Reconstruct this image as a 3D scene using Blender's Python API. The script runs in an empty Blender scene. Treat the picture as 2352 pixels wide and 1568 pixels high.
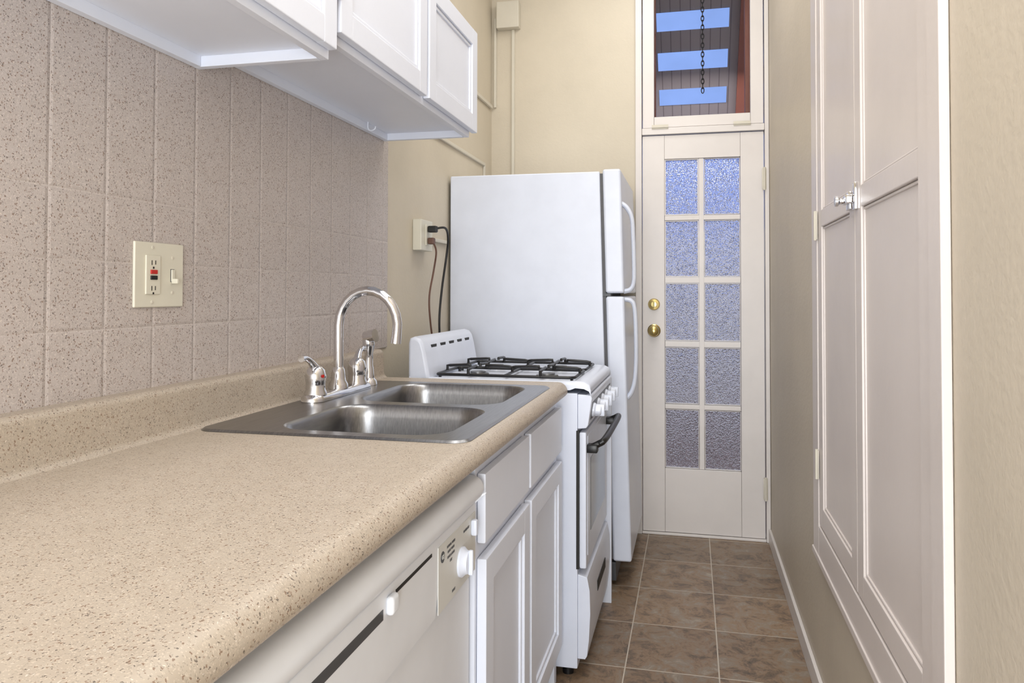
import bpy, bmesh, math, random
from mathutils import Vector, Matrix
random.seed(4)
C=bpy.context; D=bpy.data
C.scene.view_settings.view_transform='Standard'
C.scene.view_settings.look='None'
C.scene.view_settings.exposure=0.0

def lin(c):
    return tuple(((v/255)/12.92 if v/255<=.04045 else ((v/255+.055)/1.055)**2.4) for v in c)+(1.0,)
# ------------------------------------------------------------------ materials
class NT:
    def __init__(s,name):
        s.m=D.materials.new(name); s.m.use_nodes=True; s.t=s.m.node_tree; s.n=s.t.nodes
        s.b=s.n["Principled BSDF"]
        s.pos=s.n.new("ShaderNodeNewGeometry").outputs["Position"]
    def lk(s,a,b): s.t.links.new(a,b)
    def put(s,sock,v):
        if isinstance(v,bpy.types.NodeSocket): s.lk(v,sock)
        else: sock.default_value=v
    def math(s,op,a,b=0.0,c=None,clamp=False):
        n=s.n.new("ShaderNodeMath"); n.operation=op; n.use_clamp=clamp
        s.put(n.inputs[0],a); s.put(n.inputs[1],b)
        if c is not None: s.put(n.inputs[2],c)
        return n.outputs[0]
    def noise(s,scale,detail=3,rough=.5,vec=None,dist=0):
        n=s.n.new("ShaderNodeTexNoise"); n.inputs["Scale"].default_value=scale; n.inputs["Detail"].default_value=detail
        n.inputs["Roughness"].default_value=rough; n.inputs["Distortion"].default_value=dist
        s.lk(vec or s.pos,n.inputs["Vector"]); return n
    def vor(s,scale,vec=None,feat='F1'):
        n=s.n.new("ShaderNodeTexVoronoi"); n.feature=feat; n.inputs["Scale"].default_value=scale
        s.lk(vec or s.pos,n.inputs["Vector"]); return n
    def ramp(s,fac,stops):
        n=s.n.new("ShaderNodeValToRGB"); e=n.color_ramp.elements
        while len(e)<len(stops): e.new(.5)
        for i,(p,c) in enumerate(stops): e[i].position=p; e[i].color=c
        s.lk(fac,n.inputs[0]); return n.outputs[0]
    def mix(s,fac,a,b):
        n=s.n.new("ShaderNodeMix"); n.data_type='RGBA'
        s.put(n.inputs[0],fac); s.put(n.inputs[6],a); s.put(n.inputs[7],b); return n.outputs[2]
    def sep(s):
        n=s.n.new("ShaderNodeSeparateXYZ"); s.lk(s.pos,n.inputs[0]); return n.outputs
    def bump(s,h,strength=.3,dist=.002):
        n=s.n.new("ShaderNodeBump"); n.inputs["Strength"].default_value=strength; n.inputs["Distance"].default_value=dist
        s.lk(h,n.inputs["Height"]); s.lk(n.outputs[0],s.b.inputs["Normal"])
    def set(s,color=None,rough=None,metal=None,**k):
        if color is not None: s.put(s.b.inputs["Base Color"],color)
        if rough is not None: s.put(s.b.inputs["Roughness"],rough)
        if metal is not None: s.b.inputs["Metallic"].default_value=metal
        for kk,v in k.items(): s.put(s.b.inputs[kk],v)
        return s.m

def paint(name,rgb,rough=.45,var=.05,bscale=60,bstr=.12,blotch=3.0):
    s=NT(name); c=lin(rgb); n=s.noise(blotch,4,.6)
    d=tuple(v*(1-var*2) for v in c[:3])+(1,)
    l=tuple(min(1,v*(1+var)) for v in c[:3])+(1,)
    col=s.ramp(n.outputs[0],[(.3,d),(.55,c),(.75,l)])
    s.bump(s.noise(bscale,3,.6).outputs[0],bstr,.003)
    return s.set(col,rough)
def plain(name,rgb,rough=.4,metal=0.0,bscale=0,bstr=.05,**k):
    s=NT(name); c=lin(rgb)
    n=s.noise(9,3,.6); d=tuple(v*.96 for v in c[:3])+(1,)
    col=s.ramp(n.outputs[0],[(.35,d),(.65,c)])
    if bscale: s.bump(s.noise(bscale,2,.5).outputs[0],bstr,.001)
    return s.set(col,rough,metal,**k)

M={}
M['wall']=paint('wall_paint_cream',(207,197,178),.55,.03,75,.3)
M['wall_r']=paint('wall_paint_cream_side',(198,187,169),.5,.03,55,.4)
M['ceil']=paint('ceiling_paint',(235,232,228),.7)
M['trimw']=paint('trim_paint_offwhite',(222,216,212),.35,.03,40,.12)
M['cupb']=paint('cupboard_paint_offwhite',(212,203,198),.33,.03,30,.15)
M['white']=paint('cabinet_paint_white',(228,233,245),.38,.015,35,.1)
M['appl']=plain('appliance_enamel_white',(223,229,243),.28,0,350,.06)
M['applg']=plain('appliance_plastic_white',(230,233,239),.35)
M['almond']=plain('almond_plastic',(222,218,202),.35)
M['label']=plain('label_print_white',(216,216,212),.4)
M['black']=plain('black_enamel',(18,18,20),.35)
M['cord']=plain('cord_black',(25,24,24),.5)
M['cordb']=plain('cord_brown',(105,75,62),.5)
M['red']=plain('red_plastic',(190,35,30),.4)
M['slot']=plain('dark_slot',(30,28,26),.6)
M['grey']=plain('grey_print',(90,90,92),.6)
M['brass']=plain('brass_metal',(200,180,120),.22,1.0)
M['copper']=plain('copper_metal',(170,95,55),.35,1.0)
M['chrome']=plain('chrome_metal',(225,225,228),.09,1.0)
M['cream_metal']=plain('painted_metal_cream',(212,206,191),.45)
M['darkgrey']=plain('dark_grey_plastic',(70,72,76),.4)
M['ovenglass']=plain('oven_glass_dark',(60,66,70),.1)
M['burner']=plain('burner_metal',(150,150,150),.35,1.0)
# stainless
s=NT('brushed_stainless_steel'); 
mp=s.n.new("ShaderNodeMapping"); mp.inputs["Scale"].default_value=(300,10,60); s.lk(s.pos,mp.inputs[0])
nn=s.noise(1,2,.5,mp.outputs[0])
s.bump(nn.outputs[0],.03,.001)
M['steel']=s.set(s.ramp(nn.outputs[0],[(.3,lin((134,134,136))),(.7,lin((154,154,155)))]),.28,1.0)
# laminate speckled
def laminate(name,base,base2,tiles=False,dark=.1,scale=1.0):
    s=NT(name)
    w=s.noise(260,2,.5)
    add=s.n.new("ShaderNodeVectorMath"); add.operation='MULTIPLY_ADD'
    s.lk(w.outputs[1],add.inputs[0]); add.inputs[1].default_value=(.007,.007,.007); s.lk(s.pos,add.inputs[2])
    v=add.outputs[0]
    bl=s.noise(28,4,.65)
    col=s.ramp(bl.outputs[0],[(.3,lin(base2)),(.7,lin(base))])
    def specks(col,sc,lo,size,rgb,amt):
        vo=s.vor(sc*scale,v); sp=s.n.new("ShaderNodeSeparateColor"); s.lk(vo.outputs["Color"],sp.inputs[0])
        a=s.math('GREATER_THAN',sp.outputs[0],1-lo); b=s.math('LESS_THAN',vo.outputs["Distance"],size)
        f=s.math('MULTIPLY',s.math('MULTIPLY',a,b),amt); return s.mix(f,col,lin(rgb))
    col=specks(col,480,.25,.5,tuple(min(255,int(c*1.10)) for c in base),.8)
    col=specks(col,420,.24,.45,tuple(int(c*.84) for c in base),.7)
    col=specks(col,290,dark*.75,.42,(118,88,66),.75)
    col=specks(col,340,dark*.6,.40,(84,74,68),.8)
    col=specks(col,270,.05,.34,(226,216,204),.6)
    if tiles:
        x,y,z=s.sep()
        fy=s.math('FRACT',s.math('DIVIDE',s.math('ADD',y,.095),.125))
        wy=s.math('ABSOLUTE',s.math('SUBTRACT',fy,.5))
        ly=s.math('GREATER_THAN',wy,.488)
        lz=None; sz=None
        for zz in (1.12,1.24,1.358):
            dz=s.math('ABSOLUTE',s.math('SUBTRACT',z,zz))
            q=s.math('LESS_THAN',dz,.0014)
            q2=s.math('SUBTRACT',1,s.math('DIVIDE',dz,.006),None,True)
            lz=q if lz is None else s.math('MAXIMUM',lz,q)
            sz=q2 if sz is None else s.math('MAXIMUM',sz,q2)
        brk=s.math('MULTIPLY_ADD',s.math('GREATER_THAN',s.noise(4,1,.5).outputs[0],.5),.5,.5)
        lz=s.math('MULTIPLY',lz,brk); sz=s.math('MULTIPLY',sz,brk)
        ln=s.math('MAXIMUM',ly,lz)
        col=s.mix(s.math('MULTIPLY',ln,.26),col,lin((222,214,209)))
        soft=s.math('MULTIPLY',s.math('MAXIMUM',s.math('SUBTRACT',wy,.45),0),20)
        soft=s.math('MAXIMUM',soft,sz)
        dk=s.math('MULTIPLY',s.math('SUBTRACT',soft,ln,None,True),.11)
        col=s.mix(dk,col,lin((150,130,118)))
        h=s.math('SUBTRACT',s.math('MULTIPLY',s.noise(30,2).outputs[0],.1),soft)
        s.bump(h,.5,.003)
    else:
        s.bump(s.noise(400,2).outputs[0],.08,.001)
    return s.set(col,.42)
M['counter']=laminate('countertop_laminate_speckled',(184,172,157),(177,164,148),False,.18,1.15)
M['splash']=laminate('backsplash_laminate_speckled',(195,186,182),(189,179,174),True,.22,1.08)
# floor vinyl tile
s=NT('vinyl_floor_tile_brown')
x,y,z=s.sep()
xo=s.math('DIVIDE',s.math('ADD',x,5*.289-.080+.289),.289); yo=s.math('DIVIDE',s.math('ADD',y,.93),.340)
fx=s.math('FRACT',xo); fy=s.math('FRACT',yo)
gx=s.math('GREATER_THAN',s.math('ABSOLUTE',s.math('SUBTRACT',fx,.5)),.493)
gy=s.math('GREATER_THAN',s.math('ABSOLUTE',s.math('SUBTRACT',fy,.5)),.494)
g=s.math('MAXIMUM',gx,gy)
ix=s.math('FLOOR',xo); iy=s.math('FLOOR',yo)
cb=s.n.new("ShaderNodeCombineXYZ"); s.lk(ix,cb.inputs[0]); s.lk(iy,cb.inputs[1])
wn=s.n.new("ShaderNodeTexWhiteNoise"); s.lk(cb.outputs[0],wn.inputs[0])
off=s.n.new("ShaderNodeVectorMath"); off.operation='MULTIPLY_ADD'; s.lk(wn.outputs[1],off.inputs[0]); off.inputs[1].default_value=(5,5,5); s.lk(s.pos,off.inputs[2])
n1=s.noise(12,10,.8,off.outputs[0],.5)
col=s.ramp(n1.outputs[0],[(.34,lin((78,67,56))),(.44,lin((112,94,77))),(.50,lin((138,113,88))),(.57,lin((132,120,106))),(.68,lin((162,148,130)))])
br=s.n.new("ShaderNodeHueSaturation"); s.lk(col,br.inputs["Color"]); s.lk(s.math('MULTIPLY_ADD',wn.outputs[0],.3,.92),br.inputs["Value"])
col=s.mix(g,br.outputs[0],lin((190,180,165)))
s.bump(s.math('SUBTRACT',s.math('MULTIPLY',n1.outputs[0],.5),s.math('MULTIPLY',g,.5)),.2,.002)
M['floor']=s.set(col,.42)
# frosted glass
s=NT('frosted_textured_glass')
vb=s.vor(150); s.bump(vb.outputs["Distance"],.9,.008)
M['frost']=s.set(lin((236,236,243)),.17,0,**{"Transmission Weight":1.0,"IOR":1.32})
s=NT('clear_window_glass')
M['glass']=s.set((1,1,1,1),.0,0,**{"Transmission Weight":1.0,"IOR":1.02})
def emis(name,rgb,st):
    s=NT(name); n=s.noise(3,3); c=lin(rgb); d=tuple(v*.85 for v in c[:3])+(1,)
    col=s.ramp(n.outputs[0],[(.3,d),(.7,c)])
    s.set((0,0,0,1),.5,0); s.lk(col,s.b.inputs["Emission Color"]); s.b.inputs["Emission Strength"].default_value=st
    return s.m
M['sky']=emis('skylight_panel_blue',(140,172,240),1.1)
s=NT('porch_wood_redbrown'); x,y,z=s.sep()
st=s.math('FRACT',s.math('MULTIPLY',x,16)); st=s.math('GREATER_THAN',st,.9)
col=s.mix(s.math('MULTIPLY',st,.6),lin((118,106,102)),lin((60,48,46)))
M['porch']=s.set(col,.6)
M['redwood']=plain('red_painted_wood',(116,66,50),.5)
def siding(name,c):
    s=NT(name); x,y,z=s.sep(); b=s.math('FRACT',s.math('MULTIPLY',z,6)); c=lin(c); d=tuple(v*.6 for v in c[:3])+(1,)
    return s.set(s.ramp(b,[(0,d),(.2,c)]),.7)
M['siding']=siding('porch_siding_grey',(192,190,194))
M['siding2']=siding('porch_siding_daylight_tint',(104,126,186))  # bluish daylight of the top panes painted into the siding colour
M['mauve']=paint('porch_lower_wall_mauve',(118,98,98),.8)

# ------------------------------------------------------------------ geometry helpers
def link(o): C.collection.objects.link(o)
def finish(name,bm,mat,parent=None,smooth=True,ang=35,wn=False):
    bmesh.ops.recalc_face_normals(bm,faces=bm.faces)
    me=D.meshes.new(name)
    vs=[v.co for v in bm.verts]
    lo=Vector([min(v[i] for v in vs) for i in range(3)]); hi=Vector([max(v[i] for v in vs) for i in range(3)])
    c=(lo+hi)/2
    for v in bm.verts: v.co-=c
    if smooth:
        for f in bm.faces: f.smooth=True
        for e in bm.edges:
            if len(e.link_faces)==2 and e.calc_face_angle(0)>math.radians(ang): e.smooth=False
    bm.to_mesh(me); bm.free()
    o=D.objects.new(name,me); o.location=c; link(o)
    mats=mat if isinstance(mat,list) else [mat]
    for m in mats: me.materials.append(m)
    if wn:
        w=o.modifiers.new('wn','WEIGHTED_NORMAL'); w.keep_sharp=True; w.weight=100
    if parent: setpar(o,parent)
    return o
def wloc(o):
    return o.matrix_basis.copy() if o.parent is None else wloc(o.parent)@o.matrix_parent_inverse@o.matrix_basis
def setpar(o,p):
    o.parent=p; o.matrix_parent_inverse=wloc(p).inverted()
def addbox(bm,x0,x1,y0,y1,z0,z1,bev=0,seg=2,mi=0):
    r=bmesh.ops.create_cube(bm,size=1)
    vs=r['verts']
    for v in vs:
        v.co=Vector(((x0+x1)/2+v.co.x*(x1-x0),(y0+y1)/2+v.co.y*(y1-y0),(z0+z1)/2+v.co.z*(z1-z0)))
    if bev>0:
        es=list(set(e for v in vs for e in v.link_edges))
        bmesh.ops.bevel(bm,geom=es,offset=min(bev,.45*min(x1-x0,y1-y0,z1-z0)),segments=seg,affect='EDGES',profile=.5)
def boxes(name,lst,mat,parent=None,bev=.002,seg=2,shear=None):
    bm=bmesh.new()
    for i,b in enumerate(lst):
        bb=b[6] if len(b)>6 else bev
        e=min(i,12)*.00012   # keeps overlapping members from being exactly coplanar
        addbox(bm,b[0]+e,b[1]-e,b[2]+e,b[3]-e,b[4]+e,b[5]-e,bev=bb,seg=seg)
    if shear:
        for v in bm.verts: v.co=shear(v.co)
    return finish(name,bm,mat,parent,wn=True)
def empty(name,loc,label=None,cat=None):
    o=D.objects.new(name,None); o.empty_display_size=.1; o.location=loc; link(o)
    if label: o["label"]=label; o["category"]=cat
    return o
def lab(o,l,c): o["label"]=l; o["category"]=c; return o
def struct(o): o["kind"]="structure"; return o
def prism(name,poly,y0,y1,mat,parent=None,axis='y',cap=True,bev=0,bang=60,seg=3):
    bm=bmesh.new(); L=[]
    for yy in (y0,y1):
        if axis=='y': L.append([bm.verts.new((a,yy,b)) for a,b in poly])
        elif axis=='x': L.append([bm.verts.new((yy,a,b)) for a,b in poly])
        else: L.append([bm.verts.new((a,b,yy)) for a,b in poly])
    n=len(poly)
    for i in range(n):
        bm.faces.new((L[0][i],L[0][(i+1)%n],L[1][(i+1)%n],L[1][i]))
    if cap: bm.faces.new(L[0]); bm.faces.new(L[1][::-1])
    if bev:
        bmesh.ops.recalc_face_normals(bm,faces=bm.faces)
        es=[e for e in bm.edges if len(e.link_faces)==2 and e.calc_face_angle(0)>math.radians(bang)]
        bmesh.ops.bevel(bm,geom=es,offset=bev,segments=seg,affect='EDGES',profile=.5)
    return finish(name,bm,mat,parent,wn=True)
def sweep(bm,pts,rad,seg=10,cap=True,smoothn=0):
    pts=[Vector(p) for p in pts]
    if smoothn:
        q=[]
        n=len(pts)
        rr=rad if isinstance(rad,(list,tuple)) else [rad]*n
        nr=[]
        for i in range(n-1):
            p0=pts[max(i-1,0)];p1=pts[i];p2=pts[i+1];p3=pts[min(i+2,n-1)]
            for k in range(smoothn):
                t=k/smoothn
                q.append(.5*((2*p1)+(-p0+p2)*t+(2*p0-5*p1+4*p2-p3)*t*t+(-p0+3*p1-3*p2+p3)*t**3))
                nr.append(rr[i]*(1-t)+rr[i+1]*t)
        q.append(pts[-1]); nr.append(rr[-1]); pts=q; rad=nr
    n=len(pts); rr=rad if isinstance(rad,(list,tuple)) else [rad]*n
    t0=(pts[1]-pts[0]).normalized()
    up=Vector((0,0,1)) if abs(t0.z)<.9 else Vector((1,0,0))
    a=t0.cross(up).normalized()
    rings=[]
    for i in range(n):
        t=((pts[min(i+1,n-1)]-pts[max(i-1,0)])).normalized()
        a=(a-t*a.dot(t)).normalized(); b=t.cross(a)
        rings.append([bm.verts.new(pts[i]+(a*math.cos(2*math.pi*k/seg)+b*math.sin(2*math.pi*k/seg))*rr[i]) for k in range(seg)])
    for i in range(n-1):
        for k in range(seg):
            bm.faces.new((rings[i][k],rings[i][(k+1)%seg],rings[i+1][(k+1)%seg],rings[i+1][k]))
    if cap:
        bm.faces.new(rings[0][::-1]); bm.faces.new(rings[-1])
def tube(name,pts,rad,mat,parent=None,seg=10,smoothn=0):
    bm=bmesh.new(); sweep(bm,pts,rad,seg,True,smoothn); return finish(name,bm,mat,parent)
def lathebm(bm,prof,o,axis=(0,0,1),seg=28):
    o=Vector(o); ax=Vector(axis).normalized(); up=Vector((0,0,1)) if abs(ax.z)<.9 else Vector((1,0,0))
    a=ax.cross(up).normalized(); b=ax.cross(a); R=[]
    for r,h in prof:
        r=max(r,1e-4)
        R.append([bm.verts.new(o+ax*h+(a*math.cos(2*math.pi*k/seg)+b*math.sin(2*math.pi*k/seg))*r) for k in range(seg)])
    for i in range(len(R)-1):
        for k in range(seg): bm.faces.new((R[i][k],R[i][(k+1)%seg],R[i+1][(k+1)%seg],R[i+1][k]))
    bm.faces.new(R[0][::-1]); bm.faces.new(R[-1])
def lathe(name,prof,o,mat,parent=None,axis=(0,0,1),seg=28):
    bm=bmesh.new(); lathebm(bm,prof,o,axis,seg); return finish(name,bm,mat,parent)
def text(name,body,size,loc,rot,mat,parent,align='CENTER'):
    cu=D.curves.new(name,'FONT'); cu.body=body; cu.size=size; cu.align_x=align; cu.align_y='CENTER'; cu.extrude=.0003
    t=D.objects.new(name,cu); link(t); C.view_layer.update()
    me=D.meshes.new_from_object(t.evaluated_get(C.evaluated_depsgraph_get())); D.objects.remove(t)
    me.materials.clear(); me.materials.append(mat)
    o=D.objects.new(name,me); o.location=loc; o.rotation_euler=rot; link(o); setpar(o,parent); return o
def rrect(cx,cy,hx,hy,r,n=8):
    P=[]
    for qx,qy,a0 in ((1,1,0),(-1,1,90),(-1,-1,180),(1,-1,270)):
        for k in range(n+1):
            a=math.radians(a0+90*k/n); P.append((cx+qx*(hx-r)+r*math.cos(a),cy+qy*(hy-r)+r*math.sin(a)))
    return P
def framed(name,x0,x1,y0,y1,z0,z1,st,rec,mat,parent,rails=(),bev=.003,bead=.012):
    sg=1 if x1>x0 else -1
    def bx(a,b): return (min(a,b),max(a,b))
    lst=[]
    for a,b in [(y0,y0+st),(y1-st,y1)]: lst.append((*bx(x0,x1),a,b,z0,z1,bev))
    rl=[(z0,z0+st)]+list(rails)+[(z1-st,z1)]
    for a,b in rl: lst.append((*bx(x0,x1),y0+st-.0015,y1-st+.0015,a,b,bev))
    xr=x1-sg*rec
    lst.append((*bx(x0,xr),y0+st*.8,y1-st*.8,z0+st*.8,z1-st*.8,0))
    for i in range(len(rl)-1):
        a=rl[i][1]; b=rl[i+1][0]; xb=x1-sg*rec*.5
        for q in ((y0+st,y0+st+bead,a,b),(y1-st-bead,y1-st,a,b),(y0+st,y1-st,a,a+bead),(y0+st,y1-st,b-bead,b)):
            lst.append((*bx(x0,xb),q[0],q[1],q[2],q[3],.002))
    return boxes(name,lst,mat,parent)

XL,XR,YF,H=-1.017,.365,3.859,3.0
# ------------------------------------------------------------------ room
YB=-1.6
struct(boxes('floor',[(XL-.1,XR+.1,YB,YF+.1,-.1,0,0)],M['floor']))
struct(boxes('ceiling',[(XL-.1,XR+.1,YB,YF+.1,H,H+.1,0)],M['ceil']))
struct(boxes('wall_left',[(XL-.1,XL,YB,YF,0,H,0)],M['wall']))
struct(boxes('wall_right',[(XR,XR+.1,YB,YF,0,H,0)],M['wall_r']))
struct(boxes('wall_back',[(XL-.1,-.262,YF,YF+.1,0,H,0),(-.262,XR+.1,YF,YF+.1,2.86,H,0)],M['wall']))
struct(boxes('wall_front',[(XL-.1,XR+.1,YB-.1,YB,0,H,0)],M['wall']))
struct(boxes('baseboard_right',[(XR-.012,XR,YB,YF-.02,0,.068,.003)],M['trimw']))
struct(boxes('trim_1',[(XL,XL+.005,-.6,2.45,1.0,1.712,.001)],M['splash']))
struct(boxes('trim_2',[(-.272,-.240,YF-.018,YF+.1,0,2.86,.004),(.344,XR-.001,YF-.018,YF+.1,0,2.86,.004),
   (-.240,.344,YF-.012,YF+.1,1.972,2.006,.004),(-.240,.344,YF-.01,YF+.1,2.80,2.86,.004)],M['trimw']))
struct(boxes('trim_3',[(-.24,.344,YF-.01,YF+.1,0,.012,.003)],M['trimw']))

# door
rows=[(1.57,1.85),(1.265,1.545),(.95,1.235),(.64,.92),(.325,.615)]
cols=[(-.130,.035),(.060,.232)]
dl=[(-.237,-.130,YF,YF+.04,.014,1.968),(.232,.340,YF,YF+.04,.014,1.968),(-.130,.232,YF+.001,YF+.04,1.85,1.968),(-.130,.232,YF+.001,YF+.04,.014,.325),
    (.035,.060,YF+.005,YF+.036,.325,1.85)]
for i in range(4): 
    dl.append((-.130,.232,YF+.006,YF+.035,rows[i+1][1],rows[i][0]))
door=struct(boxes('door_1',dl,M['trimw'],None,.002))
mold=[]
for a,b in cols:
    for c,d in rows:
        w=.006
        mold+= [(a,a+w,YF+.009,YF+.03,c,d),(b-w,b,YF+.009,YF+.03,c,d),(a,b,YF+.009,YF+.03,c,c+w),(a,b,YF+.009,YF+.03,d-w,d)]
boxes('glazing_bead',mold,M['trimw'],door,.001)
for c,d in rows:
    for a,b in cols:
        boxes('glass_pane',[(a+.001,b-.001,YF+.017,YF+.022,c+.001,d-.001,0)],M['frost'],door)
lathe('deadbolt',[(.027,0),(.029,.006),(.025,.014),(.014,.016),(.013,.024),(.001,.025)],(-.182,YF,1.13),M['brass'],door,(0,-1,0))
boxes('deadbolt_turn',[(-.186,-.178,YF-.04,YF-.02,1.115,1.145)],M['brass'],door,.003)
lathe('door_knob',[(.031,0),(.032,.005),(.022,.012),(.012,.016),(.012,.028),(.024,.034),(.028,.046),(.024,.058),(.012,.064),(.001,.065)],(-.182,YF,1.0),M['brass'],door,(0,-1,0))
for z in (1.735,.255):
    bm=bmesh.new(); addbox(bm,.330,.350,YF-.022,YF-.019,z-.05,z+.05,.001)
    lathebm(bm,[(.006,-.055),(.006,.055)],(.341,YF-.024,z),(0,0,1),12); finish('door_hinge',bm,M['cream_metal'],door)
tw=struct(boxes('window_1',[(-.236,-.180,YF-.002,YF+.035,2.008,2.80),(.280,.340,YF-.002,YF+.035,2.008,2.80),(-.18,.28,YF-.002,YF+.035,2.008,2.062),(-.18,.28,YF-.002,YF+.035,2.75,2.80)],M['trimw'],None,.003))
boxes('glass_pane',[(-.18,.28,YF+.018,YF+.021,2.06,2.752,0)],M['glass'],tw)
for x in (-.15,.24):
    bm=bmesh.new(); addbox(bm,x-.04,x+.04,YF-.015,YF-.0125,1.998,2.02,.001)
    lathebm(bm,[(.004,-.04),(.004,.04)],(x,YF-.016,2.007),(1,0,0),10); finish('window_hinge',bm,M['cream_metal'],tw)
bm=bmesh.new()
z=2.985; k=0
while z>2.15:
    pts=[]
    for j in range(12):
        a=2*math.pi*j/12; u=.0065*math.cos(a); w=.0145*math.sin(a)
        pts.append((.055+(u if k%2 else 0),3.815+(0 if k%2 else u),z+w))
    pts.append(pts[0]); sweep(bm,pts,.0025,6,False); z-=.022; k+=1
lab(finish('hanging_chain',bm,M['black']),"black metal link chain hanging before the transom window","chain")
# porch outside
def roofpt(t): return (4.95+.45*t,2.94-.38*t)
def slab(name,x0,x1,t0,t1,off,th,mat,parent=None):
    n=(.38,.45); l=math.hypot(*n); n=(n[0]/l,n[1]/l)
    a=roofpt(t0); b=roofpt(t1)
    P=[(a[0]-n[0]*off,a[1]-n[1]*off),(b[0]-n[0]*off,b[1]-n[1]*off),(b[0]+n[0]*(th-off),b[1]+n[1]*(th-off)),(a[0]+n[0]*(th-off),a[1]+n[1]*(th-off))]
    return prism(name,P,x0,x1,mat,parent,'x')
struct(slab('ceiling_porch',-1.3,1.4,-2.4,1.4,0,.04,M['porch']))
for i,(t0,t1) in enumerate(((-.07,.146),(.426,.65),(.919,1.131))):
    struct(slab('window_%d'%(i+2),-.215,.235,t0,t1,.012,.01,M['sky']))
struct(boxes('trim_4',[(-.215,-.176,YF+.101,YF+.16,2.02,2.95,.002),(.262,.300,YF+.101,YF+.16,2.02,2.95,.002)],M['redwood']))
struct(slab('trim_5',.30,.36,-2.4,1.4,.05,.05,M['redwood']))
struct(slab('trim_6',-.36,-.30,-2.4,1.4,.05,.05,M['redwood']))
struct(boxes('wall_porch',[(-1.3,1.4,5.56,5.6,.25,1.62,0)],M['siding']))
struct(boxes('wall_porch_upper',[(-1.3,1.4,5.56,5.6,1.62,2.5,0)],M['siding2']))  # upper band carries the painted daylight blue
struct(boxes('wall_porch_lower',[(-1.3,1.4,5.50,5.6,0,.25,0)],M['mauve']))
struct(boxes('floor_porch',[(-1.3,1.4,YF+.1,5.6,-.1,0,0)],M['mauve']))

# ------------------------------------------------------------------ far-wall box + conduits
jb=empty('junction_box',(-.92,YF,0),"cream painted metal junction box high on the end wall","junction box")
boxes('box_cover',[(-.982,-.862,YF-.05,YF,2.553,2.692,.006)],M['cream_metal'],jb)
boxes('conduit',[(-.908,-.892,YF-.014,YF,.0,2.553,.003)],M['cream_metal'],jb)
boxes('conduit',[(-1.0,-.982,YF-.014,YF,2.60,2.618,.003),(-1.003,-.989,YF-.016,YF-.001,2.15,2.618,.003)],M['cream_metal'],jb)
lab(boxes('wall_conduit',[(XL,XL+.012,2.90,3.70,1.82,1.836,.003),(XL,XL+.012,3.686,3.70,1.55,1.822,.003)],M['cream_metal']),"cream painted surface conduit running along the side wall","conduit")
lab(boxes('wall_conduit',[(XL,XL+.014,2.45,3.83,2.14,2.158,.003)],M['cream_metal']),"cream painted surface conduit high on the side wall","conduit")

# ------------------------------------------------------------------ countertop
CE=2.315; CY0=-.35
hy0,hy1,hx0,hx1=1.345,2.165,-.935,-.415
def fr(xb):
    P=[(xb,.914),(-.398,.914)]
    for k in range(1,9):
        a=math.radians(90-90*k/8); P.append((-.398+.029*math.cos(a),.885+.029*math.sin(a)))
    P+=[(-.370,.880),(-.374,.874),(-.382,.871),(xb,.871)]
    return P
bm=bmesh.new()
def addprism(bm,poly,y0,y1):
    L=[[bm.verts.new((a,yy,b)) for a,b in poly] for yy in (y0,y1)]; n=len(poly)
    for i in range(n): bm.faces.new((L[0][i],L[0][(i+1)%n],L[1][(i+1)%n],L[1][i]))
    bm.faces.new(L[0]); bm.faces.new(L[1][::-1])
addprism(bm,fr(hx1),CY0,CE)
addbox(bm,-1.01,hx0,CY0,CE,.871,.914)
addbox(bm,hx0,hx1,CY0,hy0,.871,.914)
addbox(bm,hx0,hx1,hy1,CE,.871,.914)
ct=finish('countertop',bm,M['counter'])
lab(ct,"tan speckled laminate worktop with rounded front edge","countertop")
P=[(-1.0165,.912),(-.952,.912),(-.960,.917),(-.966,.925),(-.968,.94),(-.970,.985)]
for k in range(1,7):
    a=math.radians(90*k/6); P.append((-.984+.014*math.cos(a),.988+.015*math.sin(a)))
P.append((-1.0165,1.003))
prism('backsplash_lip',P,CY0,CE,M['counter'],ct)

# ------------------------------------------------------------------ base cabinet
cab=empty('base_cabinet',(-.7,1.87,0),"white painted base cabinet under the sink, two doors, two drawer fronts","cabinet")
fx=-.405
boxes('cabinet_body',[(-1.0,fx-.018,1.422,1.44,.1,.868,0),(-1.0,fx-.018,2.312,2.33,.0,.868,0),(-1.0,fx-.018,1.44,2.312,.1,.118,0),
  (-1.0,-.99,1.44,2.312,.1,.868,0),
  (fx-.018,fx,1.42,1.455,.1,.869),(fx-.018,fx,2.295,2.33,.0,.869),(fx-.018,fx,1.825,1.875,.1,.869),(fx-.018,fx,1.42,2.33,.82,.869),
  (fx-.018,fx,1.42,2.33,.665,.71),(fx-.018,fx,1.42,2.33,.1,.135),(-.48,-.465,1.42,2.33,0,.1,0)],M['white'],cab,.001)
for a,b in ((1.432,1.838),(1.862,2.318)):
    boxes('drawer_front',[(fx,fx+.018,a,b,.703,.838,.004)],M['white'],cab)
    framed('door',fx,fx+.02,a,b,.118,.674,.058,.012,M['white'],cab)

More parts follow.
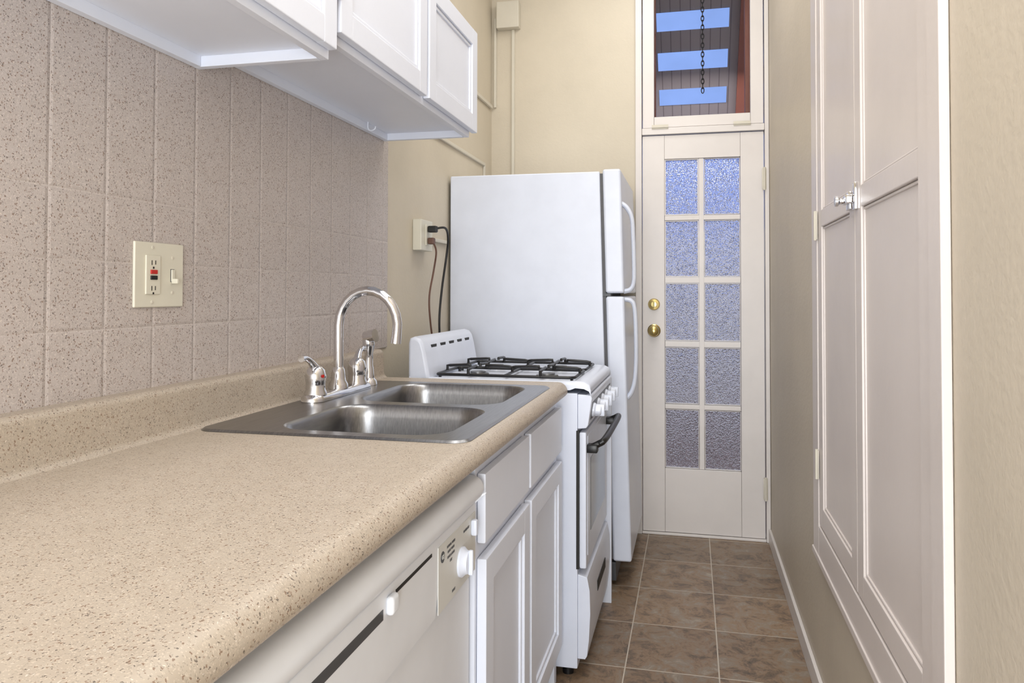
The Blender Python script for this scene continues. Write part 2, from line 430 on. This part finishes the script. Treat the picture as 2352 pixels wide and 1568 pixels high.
# ------------------------------------------------------------------ dishwasher
dw=empty('dishwasher',(-.7,1.0,0),"white built-in dishwasher with dial control panel under the worktop","dishwasher")
dy0,dy1=.60,1.408
boxes('tub_body',[(-1.0,-.44,dy0,1.355,.02,.865,.002)],M['applg'],dw)
boxes('door_panel',[(-.44,-.410,dy0+.003,dy1-.003,.11,.655,.008)],M['applg'],dw)
boxes('kick_plate',[(-.48,-.465,dy0,dy1,.02,.1,.002)],M['applg'],dw)
P=[(-.44,.658),(-.408,.658),(-.402,.664),(-.399,.70),(-.3985,.775),(-.400,.790),(-.403,.795)]
for k in range(0,15):
    a=math.radians(-80+170*k/14); P.append((-.408+.025*math.cos(a),.818+.024*math.sin(a)))
P+=[(-.44,.843)]
prism('control_panel',P,dy0,dy1,M['applg'],dw,bev=.007,bang=80,seg=4)
boxes('vent_slot',[(-.400,-.3978,.66,.955,.754,.768,0)],M['darkgrey'],dw)
boxes('vent_slot',[(-.400,-.3978,1.0,1.15,.772,.777,0)],M['slot'],dw)
boxes('latch',[(-.400,-.388,.966,.990,.754,.780,.006)],M['applg'],dw,seg=3)
boxes('control_label',[(-.3988,-.3972,1.18,1.395,.668,.776,.0005)],M['label'],dw)
lathe('dial',[(.026,0),(.026,.004),(.021,.009),(.019,.015),(.001,.016)],(-.3975,1.305,.712),M['appl'],dw,(1,0,0))
boxes('dial_pointer',[(-.384,-.375,1.301,1.309,.690,.734,.003)],M['appl'],dw)
boxes('switch',[(-.398,-.386,1.365,1.378,.738,.768,.004)],M['appl'],dw)
lathe('emblem',[(.009,0),(.009,.0010),(.001,.0011)],(-.3972,1.20,.755),M['darkgrey'],dw,(1,0,0),20)
RX=(math.radians(90),0,math.radians(90))
text('emblem_text','GE',.010,(-.3958,1.20,.755),RX,M['label'],dw)
for i,tx in enumerate(("NORMAL WASH","LIGHT WASH","RINSE & HOLD","DRY")):
    text('label_text',tx,.006,(-.3968,1.245,.763-.009*i),RX,M['grey'],dw)
text('label_text','HEATED DRY',.006,(-.3968,1.335,.760),RX,M['grey'],dw)
text('label_text','START',.006,(-.3968,1.26,.680),RX,M['grey'],dw)
nc=empty('base_cabinet',(-.7,.1,0),"white painted base cabinet beside the dishwasher","cabinet")
boxes('cabinet_body',[(-1.0,-.415,CY0+.01,.592,.0,.868,.002)],M['white'],nc)
framed('door',-.415,-.395,.1,.57,.118,.85,.058,.012,M['white'],nc)

# ------------------------------------------------------------------ sink
sk=empty('kitchen_sink',(-.67,1.755,.915),"double-bowl stainless steel drop-in sink set in the worktop","sink")
sx0,sx1,sy0,sy1=-.953,-.395,1.325,2.19
bowls=[(-.812,-.450,1.365,1.722),(-.825,-.450,1.765,2.150)]
bm=bmesh.new()
def loop(P,z): 
    vs=[bm.verts.new((a,b,z)) for a,b in P]; es=[bm.edges.new((vs[i],vs[(i+1)%len(vs)])) for i in range(len(vs))]; return vs,es
zt=.9185
P0=rrect((sx0+sx1)/2,(sy0+sy1)/2,(sx1-sx0)/2-.006,(sy1-sy0)/2-.006,.03,8)
o1,e1=loop(P0,zt); E=list(e1)
for b in bowls:
    vs,es=loop(rrect((b[0]+b[1])/2,(b[2]+b[3])/2,(b[1]-b[0])/2,(b[3]-b[2])/2,.075,8),zt); E+=es
bmesh.ops.triangle_fill(bm,use_beauty=True,edges=E)
P1=rrect((sx0+sx1)/2,(sy0+sy1)/2,(sx1-sx0)/2,(sy1-sy0)/2,.036,8)
vs1,_=loop(P1,.9145)
n=len(o1)
for i in range(n): bm.faces.new((o1[i],o1[(i+1)%n],vs1[(i+1)%n],vs1[i]))
finish('sink_rim',bm,M['steel'],sk,ang=20)
for b in bowls:
    bm=bmesh.new(); R=[]
    cx,cy=(b[0]+b[1])/2,(b[2]+b[3])/2; hx,hy=(b[1]-b[0])/2,(b[3]-b[2])/2
    for ins,z,r in ((0,zt,.075),(.004,zt-.002,.072),(.008,zt-.008,.07),(.012,zt-.03,.068),(.018,zt-.12,.065),(.024,zt-.145,.062),(.036,zt-.16,.055),(.06,zt-.168,.045),(.11,zt-.172,.03)):
        R.append([bm.verts.new((x,y,z)) for x,y in rrect(cx,cy,hx-ins,hy-ins,r,8)])
    n=len(R[0])
    for i in range(len(R)-1):
        for k in range(n): bm.faces.new((R[i][k],R[i][(k+1)%n],R[i+1][(k+1)%n],R[i+1][k]))
    bm.faces.new(R[-1])
    finish('sink_bowl',bm,M['steel'],sk,ang=60)
    lathe('drain',[(.045,0),(.045,.003),(.036,.004),(.03,.001),(.001,.001)],(cx,cy,zt-.1715),M['chrome'],sk)
# faucet
fa=empty('kitchen_faucet',(-.915,1.87,zt),"chrome gooseneck faucet with two lever handles and side sprayer","faucet")
FX=-.905; z0=zt+.0005
bm=bmesh.new(); R=[]
for ins,z in ((0,z0),(0,z0+.008),(.004,z0+.014),(.01,z0+.017)):
    R.append([bm.verts.new((x,y,z)) for x,y in rrect(FX,1.86,.030-ins,.165-ins,.029-ins,8)])
n=len(R[0])
for i in range(3):
    for k in range(n): bm.faces.new((R[i][k],R[i][(k+1)%n],R[i+1][(k+1)%n],R[i+1][k]))
bm.faces.new(R[-1]); bm.faces.new(R[0][::-1])
finish('base_plate',bm,M['chrome'],fa)
bm=bmesh.new()
lathebm(bm,[(.026,0),(.025,.012),(.019,.022),(.018,.035),(.016,.05),(.012,.056)],(FX,1.86,z0+.016))
pts=[(FX,1.86,z0+.06),(FX,1.86,z0+.12),(FX,1.86,z0+.18)]
rx=.080
for k in range(1,14):
    a=math.radians(180-192*k/13); pts.append((FX+rx+rx*math.cos(a),1.86+.012*k/13,z0+.182+.090*math.sin(a)))
e=pts[-1]; pts.append((e[0]-.003,e[1],e[2]-.028))
sweep(bm,pts,[.0125]*(len(pts)-2)+[.0125,.0138],16,True)
finish('spout',bm,M['chrome'],fa)
for y,sgn in ((1.735,-1),(1.975,1)):
    bm=bmesh.new()
    lathebm(bm,[(.028,0),(.028,.006),(.024,.014),(.024,.03),(.026,.045),(.022,.062),(.012,.072),(.001,.075)],(FX,y,z0+.014))
    sweep(bm,[(FX,y,z0+.078),(FX-.004,y+sgn*.02,z0+.098),(FX-.006,y+sgn*.042,z0+.108),(FX-.006,y+sgn*.062,z0+.108)],[.012,.008,.007,.0085],12,True,4)
    finish('lever_handle',bm,M['chrome'],fa)
lathe('hot_marker',[(.004,0),(.004,.002),(.001,.0022)],(FX+.024,1.725,z0+.062),M['red'],fa,(1,-.4,0),12)
bm=bmesh.new()
lathebm(bm,[(.026,0),(.024,.012),(.017,.02),(.015,.05),(.013,.055),(.013,.09),(.017,.11),(.018,.13),(.014,.15),(.001,.152)],(FX-.01,2.075,z0))
lathebm(bm,[(.017,0),(.019,.02),(.019,.035),(.001,.036)],(FX-.02,2.075,z0+.137),(.9,-.15,.15))
finish('side_sprayer',bm,M['chrome'],fa)

# ------------------------------------------------------------------ switch + gfci plate
pl=empty('wall_switch_plate',(XL,1.29,1.16),"almond two-gang plate with outlet and toggle switch","switch plate")
px=XL+.005
boxes('plate',[(px,px+.006,1.222,1.362,1.157,1.282,.0025)],M['almond'],pl,seg=3)
boxes('outlet',[(px+.005,px+.009,1.25,1.29,1.182,1.257,.0015)],M['almond'],pl)
boxes('reset_button',[(px+.008,px+.0115,1.261,1.279,1.221,1.229,.001)],M['red'],pl)
boxes('test_button',[(px+.008,px+.0115,1.261,1.279,1.210,1.218,.001)],M['black'],pl)
for zc in (1.243,1.194):
    for q in ((1.264,1.2658,zc-.005,zc+.004),(1.274,1.2758,zc-.004,zc+.004),(1.2675,1.2715,zc-.012,zc-.008)):
        boxes('outlet_slot',[(px+.008,px+.0095,*q,0)],M['slot'],pl)
boxes('toggle_plate',[(px+.004,px+.0064,1.322,1.334,1.206,1.232,.0005)],M['grey'],pl)
boxes('toggle_switch',[(px+.006,px+.020,1.3245,1.3315,1.203,1.213,.002),(px+.006,px+.0095,1.3235,1.3325,1.207,1.231,.001)],M['almond'],pl)
for y,z in ((1.27,1.272),(1.27,1.167),(1.328,1.254),(1.328,1.185)):
    lathe('screw',[(.0034,0),(.0034,.001),(.001,.0015)],(px+.006,y,z),M['cream_metal'],pl,(1,0,0),12)
ob=empty('wall_outlet_box',(XL,2.77,1.34),"cream surface-mounted outlet box with two plugs in it","outlet")
boxes('box_body',[(XL,XL+.035,2.70,2.83,1.345,1.462,.004)],M['almond'],ob)
boxes('outlet',[(XL+.034,XL+.039,2.745,2.785,1.365,1.445,.002)],M['almond'],ob)
boxes('conduit',[(XL,XL+.014,2.83,3.1,1.39,1.405,.003)],M['cream_metal'],ob)
c1=empty('power_cord',(XL+.05,2.84,1.0),"black appliance power cord plugged into the outlet","power cord")
boxes('plug',[(XL+.039,XL+.075,2.755,2.78,1.415,1.440,.005)],M['cord'],c1)
tube('cable',[(XL+.07,2.768,1.43),(XL+.09,2.82,1.435),(XL+.075,2.90,1.40),(XL+.06,2.925,1.33),(XL+.05,2.90,1.20),(XL+.045,2.885,1.08),(XL+.045,2.90,.95)],.0045,M['cord'],c1,10,6)
c2=empty('power_cord',(XL+.05,2.78,1.0),"brown appliance power cord plugged into the outlet","power cord")
boxes('plug',[(XL+.039,XL+.065,2.755,2.78,1.37,1.395,.005)],M['cordb'],c2)
tube('cable',[(XL+.06,2.768,1.375),(XL+.065,2.785,1.34),(XL+.05,2.80,1.27),(XL+.045,2.765,1.17),(XL+.045,2.78,1.07),(XL+.045,2.83,.95)],.0036,M['cordb'],c2,10,6)

# ------------------------------------------------------------------ wall cabinets
def wallcab(y0,y1,zb,zt_,doors,label):
    e=empty('wall_cabinet',((XL-.7)/2,(y0+y1)/2,zb),label,"cabinet")
    xf=-.712
    boxes('cabinet_body',[(XL+.006,xf-.018,y0,y0+.018,zb,zt_),(XL+.006,xf-.018,y1-.018,y1,zb,zt_),
      (XL+.006,XL+.024,y0+.018,y1-.018,zb,zt_),(XL+.024,xf-.018,y0+.018,y1-.018,zb+.022,zb+.036,0),
      (XL+.006,xf-.018,y0+.018,y1-.018,zt_-.018,zt_),(xf-.018,xf,y0,y1,zb,zb+.05),(xf-.018,xf,y0,y1,zt_-.045,zt_),
      (xf-.018,xf,y0,y0+.04,zb,zt_),(xf-.018,xf,y1-.04,y1,zb,zt_),(xf-.018,xf,(y0+y1)/2-.03,(y0+y1)/2+.03,zb,zt_)],M['white'],e,.0015)
    for a,b in doors:
        framed('door',xf,xf+.02,a,b,zb+.018,zt_-.012,.055,.010,M['white'],e)
    return e
w1=wallcab(.36,1.412,1.655,2.07,[(.37,.885),(.893,1.408)],"white painted wall cabinet hung lower, above the worktop")
w2=wallcab(1.416,2.415,1.697,2.062,[(1.425,1.945),(1.965,2.44)],"white painted wall cabinet with two framed doors")
bm=bmesh.new(); lathebm(bm,[(.005,-.02),(.005,.02)],(-.69,1.4165,1.80),(0,0,1),10); addbox(bm,-.694,-.690,1.410,1.424,1.785,1.815,.001); finish('hinge',bm,M['copper'],w2)
for y in (1.52,2.22):
    tube('cup_hook',[(-.985,y,1.725),(-.985,y,1.700),(-.975,y,1.692),(-.962,y,1.697),(-.960,y,1.705)],.002,M['white'],w2,8,4)
# ------------------------------------------------------------------ stove
sv=empty('gas_stove',(-.6,2.66,0),"white four-burner gas range with black grates, beside the fridge","stove")
Y0,Y1=2.362,2.955
boxes('body',[(-.90,-.345,Y0,Y1,.03,.875,.004)],M['appl'],sv)
for x in (-.85,-.38):
    for y in (Y0+.04,Y1-.04): lathe('leveling_foot',[(.018,0),(.018,.02),(.01,.03)],(x,y,0),M['black'],sv,(0,0,1),14)
bm=bmesh.new()
Ptop=[(-.90,.916),(-.86,.914),(-.84,.904),(-.37,.904),(-.352,.911),(-.325,.909),(-.310,.902),(-.304,.890),(-.307,.876),(-.32,.870)]
ys=[(Y0-.001,-.018),(Y0+.002,-.006),(Y0+.010,0.0),(Y0+.03,.001),(Y0+.045,-.004),(Y1-.045,-.004),(Y1-.03,.001),(Y1-.010,0.0),(Y1-.002,-.006),(Y1+.001,-.018)]
G=[]
for j,(y,dz) in enumerate(ys):
    row=[]
    for i,(x,z) in enumerate(Ptop):
        zz=z
        if 2<=i<=3: zz=z+(0.006 if j in(2,3,6,7) else 0)
        if j in(0,9): zz=min(z,.912)-.02 if i<8 else z-.004
        elif j in (1,8): zz=min(zz,.912)-.005
        row.append(bm.verts.new((x,y,zz)))
    G.append(row)
for j in range(len(G)-1):
    for i in range(len(Ptop)-1): bm.faces.new((G[j][i],G[j][i+1],G[j+1][i+1],G[j+1][i]))
finish('cooktop',bm,M['appl'],sv,ang=50,wn=True)
P=[(-.905,.88),(-.83,.90),(-.835,.93),(-.846,.99),(-.855,1.022),(-.866,1.036),(-.885,1.042),(-.90,1.036),(-.905,1.02)]
prism('backguard',P,Y0+.004,Y1-.004,M['appl'],sv,bev=.012,bang=70,seg=4)
for k in range(5):
    y=2.44+k*.098
    o=boxes('vent_slot',[(-.8525,-.8495,y,y+.055,.998,1.012,.001)],M['slot'],sv)
for y0,y1 in ((2.41,2.65),(2.665,2.905)):
    yc=(y0+y1)/2; bm=bmesh.new(); zg=.925; r=.005
    X0,X1=-.822,-.362
    pts=[(x,y,zg-.008) for x,y in rrect((X0+X1)/2,yc,(X1-X0)/2,(y1-y0)/2,.02,3)]; pts.append(pts[0]); sweep(bm,pts,r,8,False)
    xm=(X0+X1)/2
    sweep(bm,[(xm,y0,zg-.008),(xm,y1,zg-.008)],r,8)
    for cx in (-.712,-.472):
        for dx,dy in ((1,0),(-1,0),(0,1),(0,-1)):
            ex=cx; ey=yc
            if dx>0: ex=xm if cx<xm else X1
            if dx<0: ex=X0 if cx<xm else xm
            if dy: ey=yc+dy*(y1-y0)/2
            a=Vector((ex,ey,zg-.008)); bpt=Vector((cx+dx*.028,yc+dy*.028,zg+.014))
            sweep(bm,[a,a+Vector((0,0,.018)),a.lerp(bpt,.12)+Vector((0,0,.016)),a.lerp(bpt,.85)+Vector((0,0,.003)),bpt,bpt+Vector((0,0,-.007))],r,8,True)
    for x,y in ((X0+.01,y0+.01),(X1-.01,y0+.01),(X1-.01,y1-.01),(X0+.01,y1-.01)): sweep(bm,[(x,y,zg-.008),(x,y,.9035)],r,8)
    finish('burner_grate',bm,M['black'],sv)
    for cx in (-.712,-.472):
        lathe('burner',[(.05,0),(.05,.002),(.038,.003),(.036,.010),(.026,.011),(.026,.016),(.001,.018)],(cx,yc,.9025),M['burner'],sv)
P=[(-.345,.765),(-.318,.768),(-.312,.778),(-.300,.862),(-.304,.870),(-.345,.872)]
prism('control_panel',P,Y0,Y1,M['appl'],sv,bev=.003,bang=50)
prism('knob_strip',[(-.3105,.790),(-.3085,.790),(-.3015,.845),(-.3035,.845)],Y0+.03,Y1-.03,M['darkgrey'],sv)
ax=Vector((1,0,-.12)).normalized()
for k in range(5):
    y=2.425+k*.115
    bm=bmesh.new(); lathebm(bm,[(.023,0),(.022,.008),(.017,.012),(.016,.026),(.012,.030),(.001,.031)],(-.307,y,.818),ax,20)
    addbox(bm,-.302,-.268,y-.0045,y+.0045,.798,.835,.003)
    finish('control_knob',bm,M['appl'],sv)
od=boxes('oven_door',[(-.341,-.318,Y0+.004,Y1-.004,.335,.755,.006)],M['appl'],sv)
boxes('door_edge_gasket',[(-.349,-.340,Y0-.0012,Y0+.01,.335,.760,0)],M['slot'],od)
boxes('door_glass_panel',[(-.319,-.3165,Y0+.03,Y1-.03,.37,.74,.001)],M['appl'],od)
boxes('window',[(-.3170,-.3155,Y0+.09,Y1-.09,.43,.66,.0005)],M['ovenglass'],od)
bm=bmesh.new()
sweep(bm,[(-.318,Y0+.03,.70),(-.285,Y0+.035,.715),(-.268,Y0+.06,.725),(-.264,(Y0+Y1)/2,.728),(-.268,Y1-.06,.725),(-.285,Y1-.035,.715),(-.318,Y1-.03,.70)],.0105,12,True,5)
addbox(bm,-.32,-.285,Y0+.01,Y0+.05,.69,.715,.004); addbox(bm,-.32,-.285,Y1-.05,Y1-.01,.69,.715,.004)
finish('handle',bm,M['black'],od)
dr=prism('drawer',[(-.345,.06),(-.322,.06),(-.316,.07),(-.310,.12),(-.306,.20),(-.308,.27),(-.316,.31),(-.345,.318)],Y0+.004,Y1-.004,M['appl'],sv,bev=.002,bang=70)
boxes('drawer_pull',[(-.310,-.3045,Y0+.19,Y0+.42,.20,.235,.002)],M['slot'],dr)
lab(boxes('filler_panel',[(-.86,-.302,2.962,2.978,0,.86,.002)],M['white']),"thin white filler panel between the range and the fridge","panel")

# ------------------------------------------------------------------ fridge
fg=empty('refrigerator',(-.62,3.46,0),"white top-freezer refrigerator with moulded handles","refrigerator")
FY0,FY1=3.12,3.80; ZT=1.686
def sh(c): 
    k=max(0,min(1,(c.x+.6)/.25)); return Vector((c.x+k*.027*(ZT-c.z),c.y,c.z))
boxes('body',[(-1.006,-.366,FY0+.004,FY1,.05,ZT-.002,.006)],M['appl'],fg,shear=sh,seg=3)
for x in (-.95,-.45):
    for y in (FY0+.06,FY1-.06): lathe('leveling_foot',[(.02,0),(.02,.05)],(x,y,0),M['black'],fg,(0,0,1),14)
boxes('base_grille',[(-.365,-.345,FY0+.02,FY1-.02,.02,.095,.003)],M['darkgrey'],fg,shear=sh)
boxes('door_gasket',[(-.366,-.354,FY0+.012,FY1-.012,.11,ZT-.01,0)],M['grey'],fg,shear=sh)
fd=boxes('freezer_door',[(-.354,-.280,FY0,FY1,1.185,ZT+.006,.010)],M['appl'],fg,shear=sh,seg=4)
rd=boxes('refrigerator_door',[(-.354,-.280,FY0,FY1,.105,1.172,.010)],M['appl'],fg,shear=sh,seg=4)
boxes('hinge_bracket',[(-.37,-.335,FY0+.01,FY0+.06,1.172,1.185,.001)],M['darkgrey'],fg,shear=sh)
def handle(pts,par):
    bm=bmesh.new()
    sweep(bm,[sh(Vector(p)) for p in pts],[.010]*2+[.009]*(len(pts)-4)+[.010]*2,12,True,5)
    for v in bm.verts: v.co.y=FY0+.045+(v.co.y-FY0-.045)*1.5
    finish('handle',bm,M['appl'],par)
yh=FY0+.045
handle([(-.285,yh,1.555),(-.262,yh,1.535),(-.243,yh,1.49),(-.240,yh,1.40),(-.240,yh,1.28),(-.244,yh,1.225),(-.258,yh,1.200),(-.285,yh,1.192)],fd)
handle([(-.285,yh,1.160),(-.258,yh,1.155),(-.244,yh,1.13),(-.240,yh,1.05),(-.242,yh,.92),(-.250,yh,.83),(-.265,yh,.78),(-.285,yh,.755)],rd)

# ------------------------------------------------------------------ built-in cupboard
cu=empty('built_in_cupboard',(XR-.01,1.86,.43),"off-white painted built-in cupboard with two tall panelled doors","cupboard")
CZ0,CZ1=.435,2.75; XC=XR-.0005
boxes('casing',[(XR-.016,XC,2.335,2.425,CZ0,CZ1,.003),(XR-.016,XC,1.215,1.275,CZ0,CZ1,.003),(XR-.0155,XC,1.275,2.335,CZ0,.525,.003),(XR-.0155,XC,1.275,2.335,CZ1-.08,CZ1,.003),
   (XR-.020,XC,1.205,2.435,CZ0-.012,CZ0+.008,.003)],M['cupb'],cu)
dA=framed('door',XR-.001,XR-.013,1.822,2.332,.53,2.665,.058,.008,M['cupb'],cu,rails=[(1.372,1.42)],bead=.008)
dB=framed('door',XR-.001,XR-.013,1.278,1.818,.53,2.665,.058,.008,M['cupb'],cu,rails=[(1.372,1.42)],bead=.008)
for z in (1.38,.70,2.3):
    bm=bmesh.new(); addbox(bm,XR-.018,XR-.015,2.322,2.352,z-.04,z+.04,.001); lathebm(bm,[(.0045,-.042),(.0045,.042)],(XR-.019,2.334,z),(0,0,1),10)
    finish('hinge',bm,M['cream_metal'],dA)
bm=bmesh.new()
addbox(bm,XR-.022,XR-.012,1.832,1.875,1.375,1.415,.002); addbox(bm,XR-.020,XR-.012,1.785,1.812,1.37,1.43,.002)
lathebm(bm,[(.007,0),(.007,.018),(.012,.022),(.012,.028),(.001,.03)],(XR-.02,1.855,1.395),(-1,0,0),16)
addbox(bm,XR-.034,XR-.020,1.80,1.85,1.385,1.405,.003)
finish('latch',bm,M['chrome'],dB)

# ------------------------------------------------------------------ lights
def area(name,loc,rot,sx,sy,power,col):
    l=D.lights.new(name,'AREA'); l.shape='RECTANGLE'; l.size=sx; l.size_y=sy; l.energy=power; l.color=col
    o=D.objects.new(name,l); o.location=loc; o.rotation_euler=rot; link(o); return o
area('ceiling_light',(-.2,.9,2.95),(0,0,0),.8,2.2,25,(1,.99,.97))
area('ceiling_light',(-.15,3.0,2.95),(0,0,0),.7,1.0,11,(1,.99,.97))
area('fill_light',(-.25,-1.4,1.3),(math.radians(90),0,0),1.2,2.4,68,(.90,.95,1))  # added fill from behind the camera, not a fixture of the room
fl=area('fill_light',(.22,-1.2,.8),(0,0,0),.25,1.2,17,(.93,.96,1))  # added low fill to brighten the cabinet and dishwasher fronts
fl.rotation_euler=(Vector((-.42,1.4,.5))-Vector((.22,-1.2,.8))).to_track_quat('-Z','Y').to_euler()
area('porch_fill',(0,4.7,2.4),(math.radians(25),0,0),1.4,.8,34,(.92,.95,1))  # unseen lamp added under the skylights to brighten the porch
w=D.worlds.new('world'); w.use_nodes=True; w.node_tree.nodes["Background"].inputs[0].default_value=(.8,.88,1,1); w.node_tree.nodes["Background"].inputs[1].default_value=.8
C.scene.world=w

# ------------------------------------------------------------------ camera
a,b,r=math.radians(13.209),math.radians(1.234),math.radians(.123)
F0=Vector((-math.sin(a),math.cos(a),0)); X0=Vector((math.cos(a),math.sin(a),0)); Z=Vector((0,0,1))
F=math.cos(b)*F0+math.sin(b)*Z; Zc=-math.sin(b)*F0+math.cos(b)*Z
U=math.cos(r)*X0+math.sin(r)*Zc; V=-math.sin(r)*X0+math.cos(r)*Zc
cd=D.cameras.new('camera'); cd.sensor_width=36; cd.lens=1758.006/2352*36; cd.shift_y=-(784-633.648)/2352; cd.clip_start=.02
co=D.objects.new('camera',cd); link(co)
m=Matrix((U,V,-F)).transposed().to_4x4(); m.translation=Vector((0,0,1.187)); co.matrix_world=m
C.scene.camera=co
